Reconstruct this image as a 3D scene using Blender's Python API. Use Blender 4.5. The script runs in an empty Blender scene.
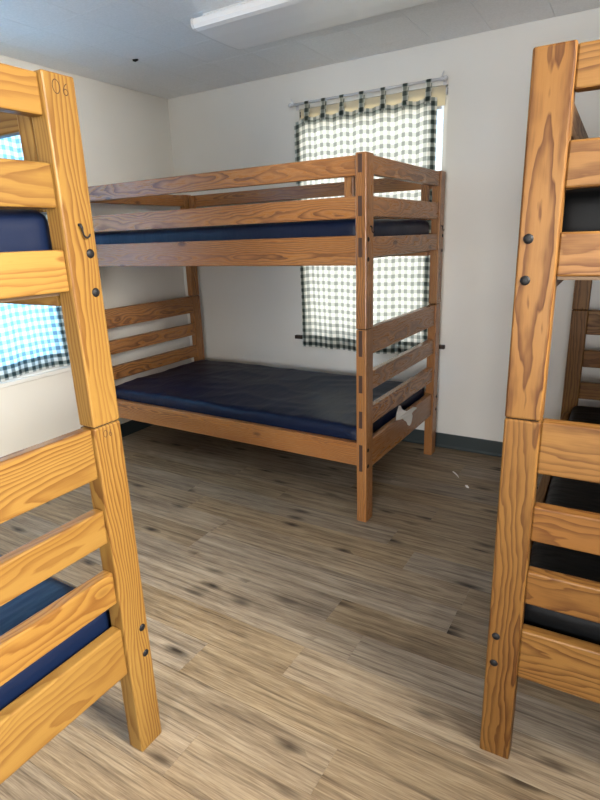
import bpy, bmesh, math, random
from mathutils import Vector, Matrix, noise as mnoise
from mathutils.geometry import tessellate_polygon

S = bpy.context.scene
COL = S.collection
R = math.radians

# ------------------------------------------------------------------ camera
cd = bpy.data.cameras.new('camera'); cam = bpy.data.objects.new('camera', cd); COL.objects.link(cam)
cd.sensor_fit = 'VERTICAL'; cd.sensor_height = 36.0; cd.lens = 547.0 / 800 * 36.0
cd.clip_start = 0.02
_r = Vector((0.85856, 0.51159, -0.03391)); _f = Vector((-0.49893, 0.81842, -0.28506))
_u = _r.cross(_f)
m = Matrix((( _r.x, _u.x, -_f.x), (_r.y, _u.y, -_f.y), (_r.z, _u.z, -_f.z))).to_4x4()
m.translation = Vector((3.12277, -3.39195, 1.37187))
cam.matrix_world = m
S.camera = cam

# ------------------------------------------------------------------ world, light, exposure
S.view_settings.view_transform = 'Standard'; S.view_settings.look = 'None'
S.view_settings.gamma = 1.0; S.view_settings.use_curve_mapping = False
S.view_settings.exposure = 0.08
try:
    S.cycles.use_denoising = True
    S.cycles.max_bounces = 14; S.cycles.diffuse_bounces = 8; S.cycles.glossy_bounces = 4
    S.cycles.transmission_bounces = 8; S.cycles.transparent_max_bounces = 12
    S.cycles.caustics_reflective = False; S.cycles.caustics_refractive = False
    S.cycles.sample_clamp_indirect = 8.0
except Exception:
    pass
W_ = bpy.data.worlds.new('sky'); S.world = W_; W_.use_nodes = True
wn = W_.node_tree; wn.nodes.clear()
wo = wn.nodes.new('ShaderNodeOutputWorld'); wb = wn.nodes.new('ShaderNodeBackground')
sk = wn.nodes.new('ShaderNodeTexSky'); sk.sky_type = 'NISHITA'; sk.sun_disc = False
sk.sun_elevation = R(38); sk.sun_rotation = R(35); sk.air_density = 1.0; sk.dust_density = 2.0; sk.altitude = 300
wb.inputs['Strength'].default_value = 0.25
wn.links.new(sk.outputs[0], wb.inputs[0]); wn.links.new(wb.outputs[0], wo.inputs[0])

def area(name, loc, rot, sx, sy, power, col=(1, 1, 1), portal=False, spread=180):
    l = bpy.data.lights.new(name, 'AREA'); l.shape = 'RECTANGLE'; l.size = sx; l.size_y = sy
    l.energy = power; l.color = col; l.spread = R(spread)
    if portal: l.cycles.is_portal = True
    o = bpy.data.objects.new(name, l); COL.objects.link(o); o.location = loc; o.rotation_euler = rot
    return o
# daylight through the back, left and right windows; the last two lamps are added
area('daylight_back', (1.61, 0.24, 1.52), (R(-90), 0, 0), 1.05, 1.75, 33, (1.0, 0.97, 0.90))
area('daylight_left', (-0.22, -1.70, 1.45), (R(90), 0, R(-90)), 1.0, 1.5, 112, (0.20, 0.53, 1.0))
area('daylight_right', (4.40, -2.72, 1.98), (R(45), 0, R(90)), 0.75, 0.80, 110, (1.0, 0.92, 0.78), spread=115)
area('added_light_right_rear', (4.32, -4.45, 1.80), (R(100), 0, R(90)), 0.80, 0.75, 160, (1.0, 0.96, 0.90))  # unseen lamp, added to share the lighting of the back wall
area('added_light_rear', (3.45, -6.2, 1.10), (R(106), 0, 0), 1.1, 1.4, 205, (0.97, 0.97, 0.98))  # unseen lamp, added to lift the back wall, tilted up for the ceiling


# ------------------------------------------------------------------ helpers
def link(o, parent=None):
    COL.objects.link(o)
    if parent is not None: o.parent = parent
    return o
def tag(o, label=None, cat=None, group=None, kind=None):
    if label: o['label'] = label
    if cat: o['category'] = cat
    if group: o['group'] = group
    if kind: o['kind'] = kind
    return o
def empty(name, loc=(0, 0, 0), rz=0.0):
    o = bpy.data.objects.new(name, None); COL.objects.link(o)
    o.location = loc; o.rotation_euler = (0, 0, rz); o.empty_display_size = .1
    return o
def mesh_obj(name, bm, mat, parent=None, smooth=False):
    me = bpy.data.meshes.new(name); bm.normal_update(); bm.to_mesh(me); bm.free()
    if mat: me.materials.append(mat)
    if smooth:
        for p in me.polygons: p.use_smooth = True
    return link(bpy.data.objects.new(name, me), parent)
def add_box(bm, x0, x1, y0, y1, z0, z1):
    vs = [bm.verts.new((x, y, z)) for z in (z0, z1) for y in (y0, y1) for x in (x0, x1)]
    for f in ((0, 2, 3, 1), (4, 5, 7, 6), (0, 1, 5, 4), (2, 6, 7, 3), (0, 4, 6, 2), (1, 3, 7, 5)):
        bm.faces.new([vs[i] for i in f])
    return vs
def box_bm(x0, x1, y0, y1, z0, z1, bev=0.0, seg=1):
    bm = bmesh.new(); add_box(bm, x0, x1, y0, y1, z0, z1)
    if bev: bmesh.ops.bevel(bm, geom=bm.edges[:], offset=bev, segments=seg, affect='EDGES', profile=0.5)
    return bm
_cache = {}; _loc = {}
def board(name, x0, x1, y0, y1, z0, z1, axis, mat, parent, bev=0.003):
    """A plank: mesh-local X along the grain, Y across its width, Z through its thickness."""
    d = {'x': x1 - x0, 'y': y1 - y0, 'z': z1 - z0}
    rest = [k for k in 'xyz' if k != axis]
    wide, thin = (rest if d[rest[0]] >= d[rest[1]] else rest[::-1])
    key = (round(d[axis], 4), round(d[wide], 4), round(d[thin], 4), mat.name, bev)
    if key not in _cache:
        bm = box_bm(-key[0]/2, key[0]/2, -key[1]/2, key[1]/2, -key[2]/2, key[2]/2, bev, 2)
        me = bpy.data.meshes.new(name); bm.normal_update(); bm.to_mesh(me); bm.free(); me.materials.append(mat)
        _cache[key] = me
    o = bpy.data.objects.new(name, _cache[key]); link(o, parent)
    e = {'x': Vector((1, 0, 0)), 'y': Vector((0, 1, 0)), 'z': Vector((0, 0, 1))}
    X = e[axis]; Y = e[wide]; Z = X.cross(Y)
    mt = Matrix(((X.x, Y.x, Z.x), (X.y, Y.y, Z.y), (X.z, Y.z, Z.z))).to_4x4()
    mt.translation = Vector(((x0 + x1)/2, (y0 + y1)/2, (z0 + z1)/2))
    o.matrix_local = mt; _loc[o.name] = mt
    return o
def tube_bm(pts, rad, seg=8, bm=None, caps=True):
    bm = bm or bmesh.new(); rings = []
    pts = [Vector(p) for p in pts]; n = len(pts)
    up = Vector((0.013, 0.021, 1)).normalized()
    for i, p in enumerate(pts):
        t = (pts[min(i + 1, n - 1)] - pts[max(i - 1, 0)]).normalized()
        a = t.cross(up)
        if a.length < 0.05: a = t.cross(Vector((1, 0, 0)))
        a.normalize(); b = t.cross(a)
        rr = rad[i] if isinstance(rad, (list, tuple)) else rad
        rings.append([bm.verts.new(p + (a*math.cos(2*math.pi*k/seg) + b*math.sin(2*math.pi*k/seg))*rr) for k in range(seg)])
    for i in range(n - 1):
        for k in range(seg):
            bm.faces.new((rings[i][k], rings[i][(k + 1) % seg], rings[i + 1][(k + 1) % seg], rings[i + 1][k]))
    if caps:
        bm.faces.new(rings[0][::-1]); bm.faces.new(rings[-1])
    return bm

# ------------------------------------------------------------------ materials
class N:
    def __init__(s, name):
        s.m = bpy.data.materials.new(name); s.m.use_nodes = True
        s.t = s.m.node_tree; s.t.nodes.clear(); s.out = s.t.nodes.new('ShaderNodeOutputMaterial')
    def n(s, typ, **kw):
        x = s.t.nodes.new('ShaderNode' + typ)
        for k, v in kw.items():
            if k.startswith('i_'):
                x.inputs[k[2:].replace('_', ' ')].default_value = v
            else: setattr(x, k, v)
        return x
    def l(s, a, b): s.t.links.new(a, b)
    def v(s, val, inp):
        if isinstance(val, (int, float, tuple)): inp.default_value = val
        else: s.l(val, inp)
    def math(s, op, a, b=0.0, c=0.0, clamp=False):
        x = s.n('Math', operation=op, use_clamp=clamp)
        s.v(a, x.inputs[0]); s.v(b, x.inputs[1])
        if len(x.inputs) > 2: s.v(c, x.inputs[2])
        return x.outputs[0]
    def vmath(s, op, a, b=(0, 0, 0)):
        x = s.n('VectorMath', operation=op); s.v(a, x.inputs[0]); s.v(b, x.inputs[1]); return x.outputs[0]
    def mix(s, f, a, b, blend='MIX'):
        x = s.n('Mix', data_type='RGBA', blend_type=blend)
        s.v(f, x.inputs[0]); s.v(a, x.inputs[6]); s.v(b, x.inputs[7]); return x.outputs[2]
    def ramp(s, f, stops):
        x = s.n('ValToRGB'); s.v(f, x.inputs[0]); e = x.color_ramp.elements
        while len(e) < len(stops): e.new(0.5)
        for k, (p, c) in enumerate(stops):
            e[k].position = p; e[k].color = c if len(c) == 4 else (*c, 1)
        return x.outputs[0]
    def noise(s, vec, scale, detail=2, rough=.5, out=0):
        x = s.n('TexNoise'); s.v(vec, x.inputs['Vector']); x.inputs['Scale'].default_value = scale
        x.inputs['Detail'].default_value = detail; x.inputs['Roughness'].default_value = rough
        return x.outputs[out]
    def mapr(s, f, a, b, c=0., d=1.):
        x = s.n('MapRange'); s.v(f, x.inputs[0])
        for i, q in enumerate((a, b, c, d)): x.inputs[i + 1].default_value = q
        return x.outputs[0]
    def bump(s, h, strength, dist=0.001):
        x = s.n('Bump'); s.v(h, x.inputs['Height']); x.inputs['Strength'].default_value = strength
        x.inputs['Distance'].default_value = dist; return x.outputs[0]
    def pbr(s, col, rough=.5, normal=None, spec=.5, metal=0., coat=0., coat_r=.2):
        b = s.n('BsdfPrincipled'); s.v(col if not isinstance(col, tuple) or len(col) == 4 else (*col, 1), b.inputs['Base Color'])
        s.v(rough, b.inputs['Roughness']); b.inputs['Metallic'].default_value = metal
        b.inputs['Specular IOR Level'].default_value = spec
        b.inputs['Coat Weight'].default_value = coat; b.inputs['Coat Roughness'].default_value = coat_r
        if normal is not None: s.l(normal, b.inputs['Normal'])
        s.l(b.outputs[0], s.out.inputs[0]); return s.m
def simple(name, col, rough=.5, **kw): return N(name).pbr(col, rough, **kw)

def wood(name, light, mid, dark, ring=0.0085, seed=0.0, spec=.4, fig=.009, rough=(.30, .42)):
    k = N(name)
    tc = k.n('TexCoord').outputs['Object']; rnd = k.n('ObjectInfo').outputs['Random']
    sx = k.n('SeparateXYZ'); k.l(tc, sx.inputs[0]); x, y, z = sx.outputs
    ra = k.math('FRACT', k.math('MULTIPLY', k.math('ADD', rnd, seed), 17.13))
    rb = k.math('FRACT', k.math('MULTIPLY', k.math('ADD', rnd, seed), 61.7))
    rc = k.math('FRACT', k.math('MULTIPLY', k.math('ADD', rnd, seed), 231.9))
    off = k.n('CombineXYZ'); k.l(k.math('MULTIPLY', rnd, 47.), off.inputs[0]); k.l(k.math('MULTIPLY', ra, 31.), off.inputs[1]); k.l(k.math('MULTIPLY', rb, 13.), off.inputs[2])
    p = k.vmath('ADD', tc, off.outputs[0])
    # knots: few, round, the grain flows around them
    kv = k.vmath('MULTIPLY', p, (3.2, 7.5, 3.0))
    vo = k.n('TexVoronoi', feature='F1'); k.l(kv, vo.inputs['Vector']); vo.inputs['Scale'].default_value = 1.0; vo.inputs['Randomness'].default_value = 1.0
    kd = vo.outputs['Distance']
    knot = k.mapr(kd, 0.0, 0.34, 1.0, 0.0); knot2 = k.math('POWER', knot, 2.0)
    # ring field: distance from a pith that wanders along the plank
    lo = k.noise(k.vmath('MULTIPLY', p, (2.1, 7., 7.)), 1.0, 2, .5)
    mi = k.noise(k.vmath('MULTIPLY', p, (9., 40., 40.)), 1.0, 2, .5)
    wav = k.math('ADD', k.math('MULTIPLY', k.math('SUBTRACT', lo, .5), .085), k.math('MULTIPLY', k.math('SUBTRACT', mi, .5), fig))
    yy = k.math('ADD', y, k.math('MULTIPLY', k.math('SUBTRACT', ra, .5), .10))
    zz = k.math('ADD', k.math('ADD', z, k.math('ADD', k.math('MULTIPLY', rb, .05), .022)), k.math('MULTIPLY', x, k.math('MULTIPLY', k.math('SUBTRACT', rc, .5), .07)))
    rad = k.math('SQRT', k.math('ADD', k.math('MULTIPLY', yy, yy), k.math('MULTIPLY', zz, zz)))
    rad = k.math('ADD', k.math('ADD', rad, wav), k.math('MULTIPLY', knot2, .022))
    fr = k.math('FRACT', k.math('DIVIDE', rad, ring))
    grain = k.ramp(fr, [(0., (0, 0, 0)), (.35, (.10, .10, .10)), (.72, (.75, .75, .75)), (.9, (1, 1, 1)), (1., (0, 0, 0))])
    amp = k.noise(k.vmath('MULTIPLY', p, (1.3, 14., 14.)), 1.0, 1, .5)
    grain = k.math('MULTIPLY', grain, k.mapr(amp, .3, .7, .45, 1.0))
    fib = k.noise(k.vmath('MULTIPLY', p, (14., 420., 420.)), 1.0, 2, .6)
    g = k.math('ADD', grain, k.math('MULTIPLY', k.math('SUBTRACT', fib, .5), .45), clamp=True)
    tone = k.noise(k.vmath('MULTIPLY', p, (.9, 5., 5.)), 1.0, 2, .5)
    base = k.mix(k.mapr(tone, .3, .7), (*light, 1), (*mid, 1))
    col = k.mix(g, base, (*dark, 1))
    kn = k.mapr(kd, 0.05, 0.12, 1., 0.)
    col = k.mix(k.math('MULTIPLY', kn, .75), col, (dark[0]*.35, dark[1]*.3, dark[2]*.3, 1))
    vary = k.mapr(rc, 0, 1, .86, 1.1)
    cc = k.n('HueSaturation'); k.l(col, cc.inputs['Color']); k.l(vary, cc.inputs['Value']); 
    cc.inputs['Saturation'].default_value = 1.0
    nm = k.bump(k.math('ADD', fib, k.math('MULTIPLY', grain, -.6)), .22, .0006)
    rg = k.mapr(g, 0, 1, *rough)
    return k.pbr(cc.outputs[0], rg, nm, spec=spec)

WOOD_A = wood('pine_amber', (.42, .195, .066), (.33, .135, .040), (.10, .031, .008), .0085, .31, .55, .010, (.27, .40))
WOOD_B = wood('pine_honey', (.285, .166, .043), (.23, .119, .027), (.125, .048, .009), .0100, .12, .25, .010, (.38, .48))
WOOD_C = wood('pine_golden', (.215, .110, .029), (.172, .075, .018), (.065, .021, .0045), .0125, .43, .22, .020, (.40, .5))
ENDGRAIN = simple('tenon_end_grain', (.055, .024, .015), .6)
PLY = simple('plywood', (.30, .20, .12), .7)
BOLT = simple('black_bolt', (.008, .008, .009), .5, spec=.25)
BLACK = simple('dark_gap', (.01, .008, .006), .9)
PENCIL = simple('pencil_mark', (.055, .028, .012), .9)

def fabric_vinyl():
    k = N('navy_vinyl'); tc = k.n('TexCoord').outputs['Object']
    w = k.n('ObjectInfo').outputs['Random']
    of = k.n('CombineXYZ'); k.l(k.math('MULTIPLY', w, 9.), of.inputs[0])
    p = k.vmath('ADD', tc, of.outputs[0])
    a = k.noise(k.vmath('MULTIPLY', p, (3., 9., 6.)), 1., 3, .55)
    b = k.noise(p, 260., 1, .5)
    h = k.math('ADD', k.math('MULTIPLY', a, 1.0), k.math('MULTIPLY', b, .02))
    return k.pbr((.003, .0088, .033), .46, k.bump(h, .5, .02), spec=.25)
VINYL = fabric_vinyl()
def fabric_shaded():
    k = N('shaded_vinyl'); tc = k.n('TexCoord').outputs['Object']
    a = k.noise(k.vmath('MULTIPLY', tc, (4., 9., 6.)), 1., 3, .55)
    return k.pbr((.0022, .0026, .003), .5, k.bump(a, .5, .02), spec=.12)  # mattress vinyl with the shade at the right bunk put into its colour
VINYL_SHADED = fabric_shaded()
SEAM = simple('navy_piping', (.006, .012, .03), .5)

def wall_mat():
    k = N('painted_wall'); tc = k.n('TexCoord').outputs['Object']
    a = k.noise(tc, 1.3, 3, .6); b = k.noise(tc, 120., 2, .5)
    col = k.mix(k.mapr(a, .35, .7), (.77, .755, .71, 1), (.73, .715, .67, 1))
    # a few dirty flecks and rubbed streaks low on the paint
    s = k.noise(k.vmath('MULTIPLY', tc, (26., 26., 3.2)), 1., 2, .5)
    col = k.mix(k.math('MULTIPLY', k.mapr(s, .74, .80), .35), col, (.38, .34, .28, 1))
    return k.pbr(col, .55, k.bump(b, .06, .002), spec=.3)
WALL = wall_mat()
def ceil_mat():
    k = N('ceiling_tile'); tc = k.n('TexCoord').outputs['Object']; w = k.n('ObjectInfo').outputs['Random']
    of = k.n('CombineXYZ'); k.l(k.math('MULTIPLY', w, 40.), of.inputs[0]); p = k.vmath('ADD', tc, of.outputs[0])
    b = k.noise(p, 90., 3, .6)
    col = k.mix(k.mapr(b, .35, .65), (.82, .83, .84, 1), (.88, .89, .90, 1))
    return k.pbr(col, .6, k.bump(b, .25, .002), spec=.35)
CEIL = ceil_mat()
def floor_mat():
    k = N('vinyl_plank'); tc = k.n('TexCoord').outputs['Object']; w = k.n('ObjectInfo').outputs['Random']
    wa = k.math('FRACT', k.math('MULTIPLY', w, 37.7)); wb2 = k.math('FRACT', k.math('MULTIPLY', w, 91.3))
    of = k.n('CombineXYZ'); k.l(k.math('MULTIPLY', w, 53.), of.inputs[0]); k.l(k.math('MULTIPLY', wa, 17.), of.inputs[1]); p = k.vmath('ADD', tc, of.outputs[0])
    g1 = k.noise(k.vmath('MULTIPLY', p, (2.2, 38., 1.)), 1., 4, .6)
    g2 = k.noise(k.vmath('MULTIPLY', p, (12., 260., 1.)), 1., 3, .6)
    g3 = k.noise(k.vmath('MULTIPLY', p, (2.2, 6., 1.)), 1., 2, .5)
    f = k.math('ADD', k.math('ADD', k.math('MULTIPLY', g1, .55), k.math('MULTIPLY', g2, .42)), k.math('MULTIPLY', g3, .18))
    col = k.ramp(f, [(.36, (.072, .050, .033)), (.50, (.205, .153, .101)), (.62, (.33, .256, .17)), (.75, (.45, .365, .255))])
    # dark knots, drawn out along the plank
    dn = k.noise(k.vmath('MULTIPLY', p, (14., 40., 1.)), 1., 2, .5, out=1)
    kp = k.vmath('ADD', k.vmath('MULTIPLY', p, (5.5, 19., 0.)), k.vmath('MULTIPLY', dn, (.22, .22, 0.)))
    vo = k.n('TexVoronoi', feature='F1'); k.l(kp, vo.inputs['Vector']); vo.inputs['Scale'].default_value = 1.
    sel = k.n('SeparateColor'); k.l(vo.outputs['Color'], sel.inputs[0])
    kn = k.math('MULTIPLY', k.mapr(vo.outputs['Distance'], .08, .40, 1., 0.), k.math('GREATER_THAN', sel.outputs[0], .80))
    col = k.mix(k.math('MULTIPLY', kn, .96), col, (.028, .020, .015, 1))
    st = k.noise(k.vmath('MULTIPLY', p, (1.8, 70., 1.)), 1., 2, .5)
    col = k.mix(k.math('MULTIPLY', k.mapr(st, .56, .70), .55), col, (.060, .042, .028, 1))
    hs = k.n('HueSaturation'); k.l(col, hs.inputs['Color']); k.l(k.mapr(wa, 0, 1, .88, 1.06), hs.inputs['Value']); k.l(k.mapr(wb2, 0, 1, .75, 1.1), hs.inputs['Saturation'])
    return k.pbr(hs.outputs[0], k.mapr(g2, .3, .7, .38, .5), k.bump(g2, .12, .001), spec=.2)
PLANK = floor_mat()
BASE = simple('cove_base_green_grey', (.030, .042, .044), .45)
WHITEP = simple('white_paint', (.80, .79, .75), .45)
WHITEM = simple('white_enamel', (.75, .76, .77), .35)
SILLM = simple('dark_stained_wood', (.035, .022, .016), .5)
PAPER = simple('white_paper', (.82, .80, .76), .8)
GROUND = simple('outside_ground', (.16, .17, .10), .9)
SUBFLOOR = simple('subfloor', (.03, .025, .02), .9)
CEILBACK = simple('ceiling_backing', (.22, .22, .21), .9)
ACRYL = simple('frosted_acrylic', (.90, .91, .92), .28, spec=.5)
CLEAR = simple('pale_plastic_rod', (.62, .63, .66), .2, spec=.6)
def glass_mat():
    k = N('window_glass')
    tr = k.n('BsdfTransparent'); gl = k.n('BsdfGlossy'); gl.inputs['Roughness'].default_value = .02
    fr = k.n('Fresnel'); fr.inputs[0].default_value = 1.45
    mx = k.n('MixShader'); k.l(fr.outputs[0], mx.inputs[0]); k.l(tr.outputs[0], mx.inputs[1]); k.l(gl.outputs[0], mx.inputs[2])
    k.l(mx.outputs[0], k.out.inputs[0]); return k.m
GLASS = glass_mat()
def cloth_mat():
    k = N('gingham_cotton'); uv = k.n('UVMap').outputs[0]
    sx = k.n('SeparateXYZ'); k.l(uv, sx.inputs[0])
    P_ = .0475
    def stripe(c):
        f = k.math('FRACT', k.math('DIVIDE', c, P_))
        d = k.math('ABSOLUTE', k.math('SUBTRACT', f, .5))
        return k.mapr(d, .235, .265, 1., 0.)
    a, b = stripe(sx.outputs[0]), stripe(sx.outputs[1])
    lev = k.math('MULTIPLY', k.math('ADD', a, b), .5)
    refl = k.ramp(lev, [(0., (.80, .80, .76)), (.5, (.30, .345, .325)), (1., (.010, .026, .024))])
    tran = k.ramp(lev, [(0., (.92, .92, .86)), (.5, (.56, .59, .55)), (1., (.31, .34, .32))])
    wv = k.noise(k.vmath('MULTIPLY', uv, (900., 900., 0.)), 1., 1, .5)
    di = k.n('BsdfDiffuse'); k.l(refl, di.inputs[0]); k.l(k.bump(wv, .1, .001), di.inputs['Normal'])
    tl = k.n('BsdfTranslucent'); k.l(tran, tl.inputs[0])
    mx = k.n('MixShader'); mx.inputs[0].default_value = .5
    k.l(di.outputs[0], mx.inputs[1]); k.l(tl.outputs[0], mx.inputs[2]); k.l(mx.outputs[0], k.out.inputs[0]); return k.m
GINGHAM = cloth_mat()
def blind_mat():
    k = N('cream_blind_fabric')
    di = k.n('BsdfDiffuse'); di.inputs[0].default_value = (.80, .74, .60, 1)
    tl = k.n('BsdfTranslucent'); tl.inputs[0].default_value = (.96, .88, .66, 1)
    mx = k.n('MixShader'); mx.inputs[0].default_value = .45
    k.l(di.outputs[0], mx.inputs[1]); k.l(tl.outputs[0], mx.inputs[2]); k.l(mx.outputs[0], k.out.inputs[0]); return k.m
BLIND = blind_mat()

# ------------------------------------------------------------------ room shell
H = 2.382; RX = 4.10; RY = -5.90; TH = 0.14
WIN_B = (1.125, 2.10, 0.69, 2.165)      # x0 x1 z0 z1 on the back wall
WIN_L = (-2.185, -1.205, 0.69, 2.165)   # y0 y1 z0 z1 on the left wall
WIN_R = (-3.25, -2.20, 1.05, 2.32)      # y0 y1 z0 z1 on the right wall, behind the camera's view
WIN_E = (2.95, 3.95, 0.45, 1.85)       # x0 x1 z0 z1 on the rear wall, unseen, added to light the back wall
def wall_with_hole(name, axis, at, out, lo, hi, hole):
    bm = bmesh.new()
    a0, a1, z0, z1 = hole
    d0, d1 = min(at, at + out), max(at, at + out)
    for (p0, p1, q0, q1) in ((lo, a0, -.02, H + .05), (a1, hi, -.02, H + .05), (a0, a1, -.02, z0), (a0, a1, z1, H + .05)):
        if axis == 'x': add_box(bm, p0, p1, d0, d1, q0, q1)
        else: add_box(bm, d0, d1, p0, p1, q0, q1)
    return tag(mesh_obj(name, bm, WALL), kind='structure')
wall_with_hole('wall_back', 'x', 0.0, TH, -TH, RX + TH, WIN_B)
wall_with_hole('wall_left', 'y', 0.0, -TH, RY, 0.0, WIN_L)
WIN_Q = (-4.90, -4.00, 1.20, 2.32)  # second opening in the right wall, unseen, added for its light
bm = bmesh.new()
for (p0, p1, q0, q1) in ((RY, WIN_Q[0], -.02, H + .05), (WIN_Q[1], WIN_R[0], -.02, H + .05), (WIN_R[1], 0.0, -.02, H + .05),
                         (WIN_Q[0], WIN_Q[1], -.02, WIN_Q[2]), (WIN_Q[0], WIN_Q[1], WIN_Q[3], H + .05),
                         (WIN_R[0], WIN_R[1], -.02, WIN_R[2]), (WIN_R[0], WIN_R[1], WIN_R[3], H + .05)):
    add_box(bm, RX, RX + TH, p0, p1, q0, q1)
tag(mesh_obj('wall_right', bm, WALL), kind='structure')
wall_with_hole('wall_rear', 'x', RY, -TH, -TH, RX + TH, WIN_E)
tag(mesh_obj('ground', box_bm(-14, 18, -18, 14, -.60, -.40), GROUND), kind='structure')

# floor: slab and single planks
floor = tag(mesh_obj('floor', box_bm(-.02, RX + .02, RY - .02, .02, -.12, -.006), SUBFLOOR), kind='structure')
PW, PL, GAP = .150, 1.22, .0006
rnd = random.Random(5)
row0 = -2.344
first_row = int(math.floor((RY - row0)/PW)); last_row = int(math.ceil((0 - row0)/PW))
for j in range(first_row, last_row):
    y0 = row0 + j*PW; y1 = min(y0 + PW, 0.0); y0 = max(y0, RY)
    if y1 - y0 < .01: continue
    seam = {-1: 2.565, 1: 2.285}.get(j, rnd.uniform(0, PL))
    x = seam - PL*math.ceil(seam/PL)
    while x < RX:
        a, b = max(x, 0.0), min(x + PL, RX)
        if b - a > .01:
            board('floor_plank', a + GAP/2, b - GAP/2, y0 + GAP/2, y1 - GAP/2, -.006, 0.0, 'x', PLANK, floor, bev=.0004)
        x += PL
# ceiling: backing and square tiles with open joints
ceiling = tag(mesh_obj('ceiling', box_bm(-.02, RX + .02, RY - .02, .02, H + .004, H + .10), CEILBACK), kind='structure')
TS = .305
xs = [0.006] + [1.104 + TS*k for k in range(-3, 20) if .05 < 1.104 + TS*k < RX - .05] + [RX - .006]
ys = [-.006] + [-.178 - TS*k for k in range(0, 30) if -.178 - TS*k > RY + .05] + [RY + .006]
for i in range(len(xs) - 1):
    for j in range(len(ys) - 1):
        board('ceiling_tile', xs[i] + .0007, xs[i+1] - .0007, ys[j+1] + .0007, ys[j] - .0007, H, H + .006, 'x', CEIL, ceiling, bev=.0009)
o = mesh_obj('ceiling_speck', tube_bm([(.50, -.80, H - .002), (.512, -.794, H - .004), (.53, -.79, H - .002)], [.007, .009, .006], 7), BOLT, ceiling)  # small dark speck on the ceiling, modelled as a raised blob

# baseboards (coved vinyl strip)
def baseboard(name, pts):
    bm = bmesh.new(); prof = [(0, .097), (.004, .097), (.006, .092), (.006, .016), (.011, .006), (.017, .0008), (0, .0008)]
    (x0, y0), (x1, y1), (nx, ny) = pts
    a = [bm.verts.new((x0 + nx*d, y0 + ny*d, z)) for d, z in prof]; b = [bm.verts.new((x1 + nx*d, y1 + ny*d, z)) for d, z in prof]
    for k in range(len(prof)):
        q = (k + 1) % len(prof); bm.faces.new((a[k], a[q], b[q], b[k]))
    bm.faces.new(a[::-1]); bm.faces.new(b)
    bmesh.ops.recalc_face_normals(bm, faces=bm.faces[:])
    return tag(mesh_obj(name, bm, BASE), kind='structure')
baseboard('baseboard_back', ((0, 0), (RX, 0), (0, -1)))
baseboard('baseboard_left', ((0, RY), (0, -.018), (1, 0)))
baseboard('baseboard_right', ((RX, RY), (RX, -.018), (-1, 0)))
baseboard('baseboard_rear', ((.018, RY), (RX - .018, RY), (0, 1)))

# windows: sash frame, meeting rail, panes, sill
def window(name, axis, hole, at, out):
    a0, a1, z0, z1 = hole
    w = empty(name, ((a0 + a1)/2, at, z0) if axis == 'x' else (at, (a0 + a1)/2, z0)); tag(w, kind='structure')
    org = w.location
    def bx(nm, p0, p1, d0, d1, q0, q1, mat, bev=.002):
        lo, hi = sorted((at + out*d0, at + out*d1))
        if axis == 'x': bm = box_bm(p0, p1, lo, hi, q0, q1, bev)
        else: bm = box_bm(lo, hi, p0, p1, q0, q1, bev)
        bmesh.ops.translate(bm, vec=-org, verts=bm.verts[:])
        return mesh_obj(nm, bm, mat, w)
    t = .045; zm = (z0 + z1)/2
    bx('window_jamb', a0, a0 + t, .075, .13, z0, z1, WHITEP); bx('window_jamb', a1 - t, a1, .075, .13, z0, z1, WHITEP)
    bx('window_head', a0 + t, a1 - t, .075, .13, z1 - t, z1, WHITEP); bx('window_bottom_rail', a0 + t, a1 - t, .075, .13, z0, z0 + t, WHITEP)
    bx('meeting_rail', a0 + t, a1 - t, .082, .122, zm - .02, zm + .02, WHITEP)
    bx('pane', a0 + t, a1 - t, .100, .104, z0 + t, zm - .02, GLASS, 0); bx('pane', a0 + t, a1 - t, .100, .104, zm + .02, z1 - t, GLASS, 0)
    return w, bx
w1, bx1 = window('window_1', 'x', WIN_B, 0.0, 1)
bx1('window_sill', 1.045, 2.145, -.028, 0.0, .664, .690, SILLM, .003)
w2, bx2 = window('window_2', 'y', WIN_L, 0.0, -1)
bx2('window_sill', -2.23, -1.16, -.024, 0.0, .585, .612, WHITEP, .003)
w3, bx3 = window('window_3', 'y', WIN_R, RX, 1)
bx3('window_sill', -3.29, -2.16, -.03, 0.0, 1.025, 1.05, WHITEP, .003)


w4, bx4 = window('added_window_4', 'x', WIN_E, RY, -1)
bx4('window_sill', 2.91, 3.99, -.03, 0.0, .425, .45, WHITEP, .003)

w5, bx5 = window('added_window_5', 'y', WIN_Q, RX, 1)
bx5('window_sill', -4.94, -3.96, -.03, 0.0, 1.175, 1.20, WHITEP, .003)

# roller blinds drawn up inside the window heads
def blind(axis, hole, label):
    a0, a1, z0, z1 = hole
    b = empty('roller_blind', ((a0 + a1)/2, .03, z1 - .02) if axis == 'x' else (-.03, (a0 + a1)/2, z1 - .02), 0 if axis == 'x' else R(90))
    hw = (a1 - a0)/2 - .004
    mesh_obj('roller', tube_bm([(-hw, 0, -.006), (hw, 0, -.006)], .022, 16), WHITEM, b, True)
    mesh_obj('blind_fabric', box_bm(-hw + .006, hw - .012, -.0245, -.0232, -.085, .018), BLIND, b)
    mesh_obj('bottom_bar', box_bm(-hw + .012, hw - .03, -.029, -.019, -.100, -.085, .002), WHITEM, b)
    for s in (-1, 1):
        mesh_obj('bracket', box_bm(s*hw - .003, s*hw + .003, -.022, .012, -.026, .006, .001), BLACK, b)
    return tag(b, label, 'blind')
blind('x', WIN_B, 'cream roller blind rolled up behind the curtain of the back wall window')
blind('y', WIN_L, 'roller blind rolled up behind the blue-lit curtain of the left window')

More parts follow.
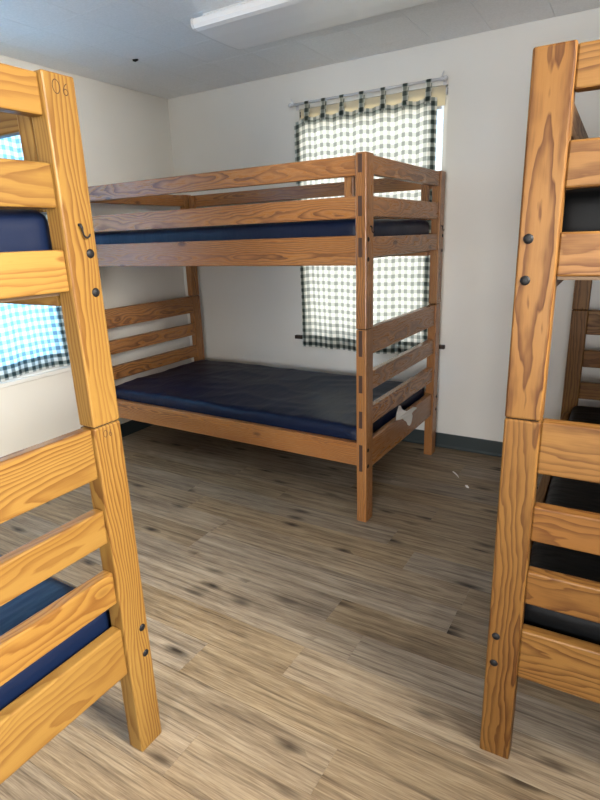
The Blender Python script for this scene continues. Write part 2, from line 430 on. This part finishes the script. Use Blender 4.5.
# ------------------------------------------------------------------ curtains
def curtain(loc, rz, width, ztop, zbot, tabs, label, seed, corner_drop=0.0):
    """local x along the rod, -y towards the room, z up from the floor"""
    c = empty('curtain', loc, rz); rg = random.Random(seed)
    ph = [rg.uniform(0, 6.28) for _ in range(6)]
    def pos(s, tz):
        x = s*width
        amp = .35 + .65*(1 - tz)
        y = amp*(.011*math.sin(x*17 + ph[0]) + .007*math.sin(x*33 + ph[1] + 1.2*tz) + .004*math.sin(x*61 + ph[2]))
        y += .006*math.sin(tz*5 + ph[3])*math.sin(x*6 + ph[4])
        zt = ztop
        d = min(abs(s*width - t) for t in tabs)
        sag = .010*min(1, (d/.06))**2
        if s*width < tabs[0]: sag += corner_drop*((tabs[0] - s*width)/tabs[0])
        zz = zbot + (zt - sag - zbot)*tz
        zz += (1 - tz)*.006*math.sin(x*9 + ph[5])
        return Vector((x + .006*math.sin(tz*7 + s*9)*(1 - tz), -.012 + y, zz))
    def sheet(name, s0, s1, t0, t1, dy, ns, nt):
        bm = bmesh.new(); uvl = bm.loops.layers.uv.new('UVMap'); g = []; uvs = {}
        for i in range(ns + 1):
            col_ = []
            for j in range(nt + 1):
                s = s0 + (s1 - s0)*i/ns; t = t0 + (t1 - t0)*j/nt
                v = bm.verts.new(pos(s, t) + Vector((0, dy, 0))); uvs[v] = (s*width*1.07 + .004*math.sin(t*6), t*(ztop - zbot)); col_.append(v)
            g.append(col_)
        for i in range(ns):
            for j in range(nt):
                f = bm.faces.new((g[i][j], g[i+1][j], g[i+1][j+1], g[i][j+1]))
                for lp in f.loops: lp[uvl].uv = uvs[lp.vert]
        return mesh_obj(name, bm, GINGHAM, c, True)
    hgt = ztop - zbot
    sheet('panel', 0, 1, 0, 1, 0, 130, 60)
    sheet('bottom_hem', 0, 1, 0, .085/hgt, .003, 130, 4)
    sheet('top_hem', 0, 1, 1 - .028/hgt, 1, .003, 130, 2)
    sheet('side_hem', 0, .046/width, .085/hgt, 1 - .028/hgt, .0035, 5, 50)
    sheet('side_hem', 1 - .050/width, 1, .085/hgt, 1 - .028/hgt, .0035, 5, 50)
    sheet('side_hem', 0, .030/width, .085/hgt, 1 - .028/hgt, .006, 4, 50)
    sheet('side_hem', 1 - .030/width, 1, .085/hgt, 1 - .028/hgt, .006, 4, 50)
    zr = ztop + .085
    for n_, t in enumerate(tabs):
        bm = bmesh.new(); uvl = bm.loops.layers.uv.new('UVMap')
        base = pos(t/width, 1.0)
        prof = [(base.y - .001, base.z - .03), (base.y - .001, base.z), (-.010, zr - .03), (-.0095, zr)]
        prof += [(-.0095*math.cos(a), zr + .0095*math.sin(a)) for a in (.5, 1.0, 1.57, 2.1, 2.7)]
        prof += [(.0095, zr), (.010, zr - .03), (base.y + .006, base.z), (base.y + .006, base.z - .03)]
        L = 0; rows = []; last = None
        for k_, (yy, zz) in enumerate(prof):
            if last: L += math.hypot(yy - last[0], zz - last[1])
            last = (yy, zz)
            fall = 1 - .45*math.sin(math.pi*max(0, min(1, (zz - base.z)/(zr - base.z)))**.8)*(0.3 + .7*((n_*37) % 5)/4)
            hw = .0175*fall
            rows.append([(bm.verts.new((t + hw*q, yy, zz)), ((.5 + .72*q*.5)*.0475, L)) for q in (-1, 0, 1)])
        for a, b in zip(rows, rows[1:]):
            for q in range(2):
                f = bm.faces.new((a[q][0], a[q+1][0], b[q+1][0], b[q][0]))
                mp = {a[q][0]: a[q][1], a[q+1][0]: a[q+1][1], b[q][0]: b[q][1], b[q+1][0]: b[q+1][1]}
                for lp in f.loops: lp[uvl].uv = mp[lp.vert]
        mesh_obj('tab', bm, GINGHAM, c, True)
    return tag(c, label, 'curtain'), zr
def rod(loc, rz, x0, x1, z, label):
    r = empty('curtain_rod', loc, rz)
    mesh_obj('rod', tube_bm([(x0, 0, z), (x1, 0, z)], .0075, 12), CLEAR, r, True)
    for s, x in ((-1, x0), (1, x1)):
        bm = tube_bm([(x - s*.012, .0, z + .0), (x - s*.012, .030, z), (x - s*.012, .059, z)], .004, 8)
        add_box(bm, x - s*.012 - .010, x - s*.012 + .010, .0575, .0595, z - .022, z + .022)
        tube_bm([(x - s*.020, 0, z), (x - s*.004, 0, z)], .0115, 12, bm)
        mesh_obj('bracket', bm, CLEAR, r)
        bm = bmesh.new(); bmesh.ops.create_uvsphere(bm, u_segments=12, v_segments=8, radius=.013)
        bmesh.ops.translate(bm, vec=(x + s*.008, 0, z), verts=bm.verts[:])
        mesh_obj('finial', bm, CLEAR, r, True)
        tube = tube_bm([(x - s*.012, .004, z + .01), (x - s*.008, .0, z + .024), (x - s*.001, -.004, z + .036)], [.004, .003, .002], 8)
        mesh_obj('bracket_tip', tube, CLEAR, r)
    return tag(r, label, 'curtain rod')
tb = [.092, .212, .338, .470, .607, .743, .880, ]
cb, zr = curtain((1.128, -.06, 0), 0, .935, 2.098, .618, tb, 'green and cream gingham tab curtain over the window behind the centre bunk', 3, .012)
rod((1.128, -.06, 0), 0, -.025, .965, zr, 'thin pale curtain rod above the window behind the centre bunk')
cl, zl = curtain((.06, -2.145, 0), R(90), .935, 2.098, .640, tb, 'blue-lit gingham tab curtain on the left wall seen through the left bunk', 8, .012)
rod((.06, -2.145, 0), R(90), -.025, .965, zl, 'thin pale curtain rod on the left wall above the blue-lit curtain')

# ------------------------------------------------------------------ ceiling light
cl_ = empty('ceiling_light', (1.241, -.957, H - .082))
LW, LL = .189, 1.22
mesh_obj('housing', box_bm(.012, LL - .012, -LW + .07, LW - .07, .044, .082, .003), WHITEM, cl_)
bm = bmesh.new()
prof = [(-LW + .006, .046), (-LW, .040), (-LW, .020), (-LW + .008, .006), (-LW + .03, 0.0), (-.06, -.004), (.06, -.004), (LW - .03, 0.0), (LW - .008, .006), (LW, .020), (LW, .040), (LW - .006, .046)]
a = [bm.verts.new((.012, y, z)) for y, z in prof]; b = [bm.verts.new((LL - .012, y, z)) for y, z in prof]
for q in range(len(prof)): bm.faces.new((a[q], a[(q+1) % len(prof)], b[(q+1) % len(prof)], b[q]))
bmesh.ops.recalc_face_normals(bm, faces=bm.faces[:])
mesh_obj('lens', bm, ACRYL, cl_)
for x0, x1 in ((0, .012), (LL - .012, LL)):
    bm = bmesh.new(); a = [bm.verts.new((x0, y*1.012, z*1.02 + .0)) for y, z in prof]; b = [bm.verts.new((x1, y*1.012, z*1.02)) for y, z in prof]
    for q in range(len(prof)): bm.faces.new((a[q], a[(q+1) % len(prof)], b[(q+1) % len(prof)], b[q]))
    bm.faces.new(a[::-1]); bm.faces.new(b); bmesh.ops.recalc_face_normals(bm, faces=bm.faces[:])
    mesh_obj('end_cap', bm, WHITEM, cl_)
tag(cl_, 'long white wraparound fluorescent ceiling light, switched off, above the centre bunk', 'ceiling light')

# ------------------------------------------------------------------ bunk beds
BW, BL, PA, PB = 1.057, 1.975, .077, .052
JZ, TZ = .9643, 1.70
END = [(1.6186, 1.696), (1.4459, 1.5327), (1.2766, 1.3636), (.8372, .9625), (.6643, .7537), (.4904, .5803), (.2685, .4115)]
SIDE = [(1.6115, 1.692), (1.441, 1.5313), (1.2451, 1.3704), (.2927, .4095)]
RT = .034; RR = .0105
def hemisphere_bolt(parent, x, y, z, ny):
    bm = bmesh.new()
    prof = [(0, .0042), (.004, .0040), (.0075, .003), (.0098, .0012), (.0105, -.0005)]
    rings = []
    for r_, h in prof:
        if r_ == 0: rings.append([bm.verts.new((x, y + ny*h, z))]); continue
        rings.append([bm.verts.new((x + r_*math.cos(q*math.pi/7), y + ny*h, z + r_*math.sin(q*math.pi/7))) for q in range(14)])
    for q in range(14): bm.faces.new((rings[0][0], rings[1][q], rings[1][(q+1) % 14]))
    for i in range(1, 4):
        for q in range(14): bm.faces.new((rings[i][q], rings[i+1][q], rings[i+1][(q+1) % 14], rings[i][(q+1) % 14]))
    bmesh.ops.recalc_face_normals(bm, faces=bm.faces[:])
    return mesh_obj('bolt', bm, BOLT, parent, True)
def reparent_keep(o, parent):
    """o was built in the bed's frame; hang it under a board whose local matrix is known."""
    o.parent = parent; o.matrix_parent_inverse = _loc[parent.name].inverted()
    return o
def stroke(pts, w, x, z, sc, y):
    """flat pen stroke as a thin raised ribbon in the plane of the bed end"""
    bm = bmesh.new(); P2 = [Vector((x + p[0]*sc, z + p[1]*sc)) for p in pts]; L_ = []
    for i, p in enumerate(P2):
        t = (P2[min(i+1, len(P2)-1)] - P2[max(i-1, 0)]).normalized(); nn = Vector((-t.y, t.x))*w/2
        L_.append((bm.verts.new((p.x + nn.x, y, p.y + nn.y)), bm.verts.new((p.x - nn.x, y, p.y - nn.y))))
    for a_, b_ in zip(L_, L_[1:]): bm.faces.new((a_[0], a_[1], b_[1], b_[0]))
    bmesh.ops.recalc_face_normals(bm, faces=bm.faces[:])
    return bm
ZERO = [(.40*math.cos(a_) , .62*math.sin(a_)) for a_ in [math.pi/2 + .2 + i*(2*math.pi)/18 for i in range(19)]]
SIX = [(.28, .62), (.06, .45), (-.16, .12), (-.26, -.18)] + [(.04 + .30*math.cos(a_), -.28 + .32*math.sin(a_)) for a_ in [math.pi - .1 + i*(2*math.pi)/14 for i in range(15)]]
def bunk(loc, rz, WD, label, hooks=(), numbers=False):
    bed = tag(empty('bunk_bed', loc, rz), label, 'bunk bed', 'pine bunk beds')
    posts = {}
    for sx in (0, 1):
        for sy in (0, 1):
            x0 = 0 if sx == 0 else BW - PA; y0 = 0 if sy == 0 else BL - PB
            lowp = board('post', x0, x0 + PA, y0, y0 + PB, 0, JZ - .0012, 'z', WD, bed, .0045)
            upp = board('post', x0, x0 + PA, y0, y0 + PB, JZ + .0012, TZ, 'z', WD, bed, .0045)
            posts[sx, sy] = (lowp, upp)
            reparent_keep(mesh_obj('dowel', box_bm(x0 + .006, x0 + PA - .006, y0 + .006, y0 + PB - .006, JZ - .004, JZ + .004), BLACK), lowp)
            bxp = x0 + (.020 if sx == 0 else PA - .020); yy = y0 if sy == 0 else y0 + PB; ny = -1 if sy == 0 else 1
            for zz, pp in ((.2975, lowp), (.380, lowp), (1.2695, upp), (1.353, upp)):
                reparent_keep(hemisphere_bolt(None, bxp, yy, zz, ny), pp)
    for sy in (0, 1):
        y0 = RR if sy == 0 else BL - RR - RT
        for (z0, z1) in END:
            r_ = board('end_rail', PA - .0005, BW - PA + .0005, y0, y0 + RT, z0, z1, 'x', WD, bed, .0045)
            yc = (.0196 + .0376)/2 if sy == 0 else BL - (.0196 + .0376)/2
            for xa, xb in ((-.0006, .004), (BW - .004, BW + .0006)):
                reparent_keep(mesh_obj('tenon', box_bm(xa, xb, yc - .009, yc + .009, z0 + .003, z1 - .003), ENDGRAIN), r_)
    for sx in (0, 1):
        f = lambda a_, b_: (a_, b_) if sx == 0 else (BW - b_, BW - a_)
        for i, (z0, z1) in enumerate(SIDE):
            xa, xb = f(.010, .010 + (.026 if i < 2 else .034))
            board('guard_rail' if i < 2 else 'side_rail', xa, xb, PB - .0005, BL - PB + .0005, z0, z1, 'y', WD, bed, .004)
        for y0 in (.078, BL - .078 - .045):
            xa, xb = f(.0362, .0362 + .024)
            board('guard_stile', xa, xb, y0, y0 + .045, 1.4415, 1.690, 'z', WD, bed, .003)
    for z in (.300, 1.252):
        for xa, xb in ((.0445, .068), (BW - .068, BW - .0445)):
            board('support_cleat', xa, xb, PB + .02, BL - PB - .02, z - .01, z + .014, 'y', WD, bed, .002)
        board('mattress_deck', .0446, BW - .0446, PB + .004, BL - PB - .004, z + .0145, z + .0265, 'y', PLY, bed, .001)
    for (sx, hx, hz) in hooks:
        pp = posts[sx, 0][1]
        pts = [(hx - .004, .002, hz + .020), (hx - .004, -.005, hz + .019), (hx - .003, -.007, hz + .012), (hx - .001, -.006, hz + .003), (hx + .001, -.006, hz - .007)]
        pts += [(hx + .004, -.007, hz - .013), (hx + .009, -.009, hz - .016), (hx + .014, -.011, hz - .012), (hx + .016, -.012, hz - .005)]
        pts = [(hx + (a_ - hx)*.8, b_, hz + (c_ - hz)*.75) for a_, b_, c_ in pts]
        hk = mesh_obj('hook', tube_bm(pts, [.0036, .0038, .0032, .0022, .002, .002, .002, .002, .0016], 7), BOLT, None, True); reparent_keep(hk, pp)
    if numbers:
        for (cx, cz, sc, pp, w) in ((BW - PA + .040, 1.674, .0205, posts[1, 0][1], .0018), (BW - PA + .036, .944, .0135, posts[1, 0][0], .0014)):
            for dx, sh in ((-.62, ZERO), (.62, SIX)):
                b_ = stroke(sh, w, cx + dx*sc*.80, cz - .002*(dx > 0), sc*(1 if dx < 0 else .86), -.0004)
                reparent_keep(mesh_obj('pencil_number', b_, PENCIL), pp)
    return bed
xA, yA, tA = 2.1206, -1.1585, -.0152
xB, yB = 2.0954, -2.5443
xC, yC, tC = 2.9069, -2.153, .0228
bedA = bunk((xA, yA, 0), R(90) + tA, WOOD_A, 'amber pine bunk bed in the middle, in front of the back wall window', hooks=((0, .045, 1.392), (1, BW - .045, 1.392)))
bedB = bunk((xB, yB - BW, 0), R(90), WOOD_B, 'honey pine bunk bed at the left, numbered 06 on its post', hooks=((1, BW - .036, 1.398),), numbers=True)
bedC = bunk((xC, yC, 0), tC, WOOD_C, 'golden pine bunk bed cut off by the right edge of the photo')

# ------------------------------------------------------------------ mattresses
def mattress(bed, z0, th, seed, label, mat, wr=.006):
    x0, x1, y0, y1 = .052, BW - .052, .062, BL - .066
    root = empty('mattress', (0, 0, 0), 0)
    mw = bed.matrix_basis.copy()
    lx, ly = (x1 - x0)/2, (y1 - y0)/2
    root.matrix_world = Matrix.LocRotScale(bed.location, bed.rotation_euler, None) @ Matrix.Translation(((x0 + x1)/2, (y0 + y1)/2, z0))
    nx, ny, nz = 44, 80, 8
    bm = bmesh.new(); bmesh.ops.create_cube(bm, size=2)
    bm.free(); bm = bmesh.new()
    r_ = .032; vm = {}
    def vert(i, j, k):
        key = (i, j, k)
        if key in vm: return vm[key]
        p = Vector((-lx + 2*lx*i/nx, -ly + 2*ly*j/ny, th*k/nz))
        c_ = Vector((max(-lx + r_, min(lx - r_, p.x)), max(-ly + r_, min(ly - r_, p.y)), max(r_, min(th - r_, p.z))))
        d = p - c_
        nrm = d.normalized() if d.length > 1e-6 else Vector((0, 0, 0))
        if d.length > 1e-6: p = c_ + nrm*r_
        q = Vector((p.x*3.2 + seed*7.1, p.y*2.4 + p.x*1.3, p.z*4 + seed))
        wv = mnoise.noise(q) + .5*mnoise.noise(q*2.3)
        rdg = 1 - abs(mnoise.noise(Vector((p.x*5 + p.y*2.2 + seed*3, p.y*3.2 - p.x*2.0, seed*1.7))))*2.2
        amt = wr*wv + wr*.7*max(0, rdg)**3
        if p.z > th*.6 or abs(p.x) > lx*.97 or abs(p.y) > ly*.97:
            amt *= min(1.0, p.z/(th*.35))
            p = p + nrm*amt*(1.0 if nrm.z > .5 else .35)
        p.z = min(p.z, th + wr*1.6)
        vm[key] = bm.verts.new(p); return vm[key]
    def quad(a_, b_, c_, d_): bm.faces.new((a_, b_, c_, d_))
    for i in range(nx):
        for j in range(ny):
            quad(vert(i, j, nz), vert(i+1, j, nz), vert(i+1, j+1, nz), vert(i, j+1, nz))
            quad(vert(i, j, 0), vert(i, j+1, 0), vert(i+1, j+1, 0), vert(i+1, j, 0))
    for k in range(nz):
        for i in range(nx):
            quad(vert(i, 0, k), vert(i+1, 0, k), vert(i+1, 0, k+1), vert(i, 0, k+1))
            quad(vert(i, ny, k), vert(i, ny, k+1), vert(i+1, ny, k+1), vert(i+1, ny, k))
        for j in range(ny):
            quad(vert(0, j, k), vert(0, j, k+1), vert(0, j+1, k+1), vert(0, j+1, k))
            quad(vert(nx, j, k), vert(nx, j+1, k), vert(nx, j+1, k+1), vert(nx, j, k+1))
    mesh_obj('cover', bm, mat, root, True)
    pts = []
    for (cx, cy, a0) in ((lx - r_, ly - r_, 0), (-lx + r_, ly - r_, 90), (-lx + r_, -ly + r_, 180), (lx - r_, -ly + r_, 270)):
        for a_ in range(0, 91, 15): pts.append((cx + (r_ + .001)*math.cos(R(a0 + a_)), cy + (r_ + .001)*math.sin(R(a0 + a_)), r_))
    pts.append(pts[0])
    mesh_obj('piping', tube_bm(pts, .0035, 6, None, False), SEAM, root, True)
    return tag(root, label, 'mattress', 'vinyl bunk mattresses')
mA1 = mattress(bedA, .3275, .142, 1, 'navy vinyl mattress with creases on the lower berth of the centre bunk', VINYL, .008)
mA2 = mattress(bedA, 1.2795, .164, 2, 'navy vinyl mattress behind the guard rails, top berth of the centre bunk', VINYL, .003)
mB1 = mattress(bedB, .3275, .142, 3, 'navy vinyl mattress on the lower berth of the left 06 bunk', VINYL, .003)
mB2 = mattress(bedB, 1.2795, .168, 4, 'navy vinyl mattress on the top berth of the left 06 bunk', VINYL, .003)
mC1 = mattress(bedC, .3275, .142, 5, 'black-looking vinyl mattress on the lower berth of the right bunk', VINYL_SHADED, .004)
mC2 = mattress(bedC, 1.2795, .170, 6, 'black-looking vinyl mattress on the top berth of the right bunk', VINYL_SHADED, .003)

# white torn label of the lower centre mattress, hanging over the bottom end rail
out = [(-.03, .002), (.02, .028), (.075, .060), (.100, .052), (.108, .026), (.125, .010), (.17, .008), (.225, .006), (.285, -.012), (.280, -.022), (.235, -.020), (.200, -.024), (.212, -.050), (.195, -.088), (.172, -.104), (.145, -.088), (.128, -.060), (.09, -.036), (.062, -.014), (.02, -.006)]
bm = bmesh.new()
ring = {}
for side in (0, 1):
    vs = []
    for (u_, v_) in out:
        dep = .0022 if v_ < .012 else -.014 - (v_ - .012)*.25
        vs.append(bm.verts.new((.415 + u_, -.0030 + RR - dep*1.0 - side*.0012 - .002*math.sin(u_*40), .4135 + v_*.85 + (.004 if v_ > .0 else 0))))
    ring[side] = vs
    for tri in tessellate_polygon([[Vector((p_[0], p_[1], 0)) for p_ in out]]):
        try: bm.faces.new([vs[q] for q in tri])
        except ValueError: pass
for i in range(len(out)):
    j = (i + 1) % len(out); bm.faces.new((ring[0][i], ring[0][j], ring[1][j], ring[1][i]))
bmesh.ops.recalc_face_normals(bm, faces=bm.faces[:])
lab = mesh_obj('torn_label', bm, PAPER); lab.parent = mA1
lab.matrix_parent_inverse = Matrix.Translation((-.5*BW, -(.062 + BL - .066)/2, -.3275)); lab['label'] = 'white torn paper label'

# ------------------------------------------------------------------ litter on the floor
def crumb(pts, rad, label):
    return tag(mesh_obj('paper_scrap', tube_bm(pts, rad, 6), PAPER), label, 'litter', 'paper scraps on the floor')
crumb([(2.330, -.372, .004), (2.352, -.396, .006), (2.372, -.420, .004), (2.382, -.437, .003)], [.003, .004, .003, .0015], 'thin white paper sliver on the floor beside the centre bunk')
crumb([(2.446, -.530, .005), (2.456, -.540, .007), (2.466, -.548, .005)], [.004, .007, .004], 'tiny white paper crumb on the floor nearest the right bunk')
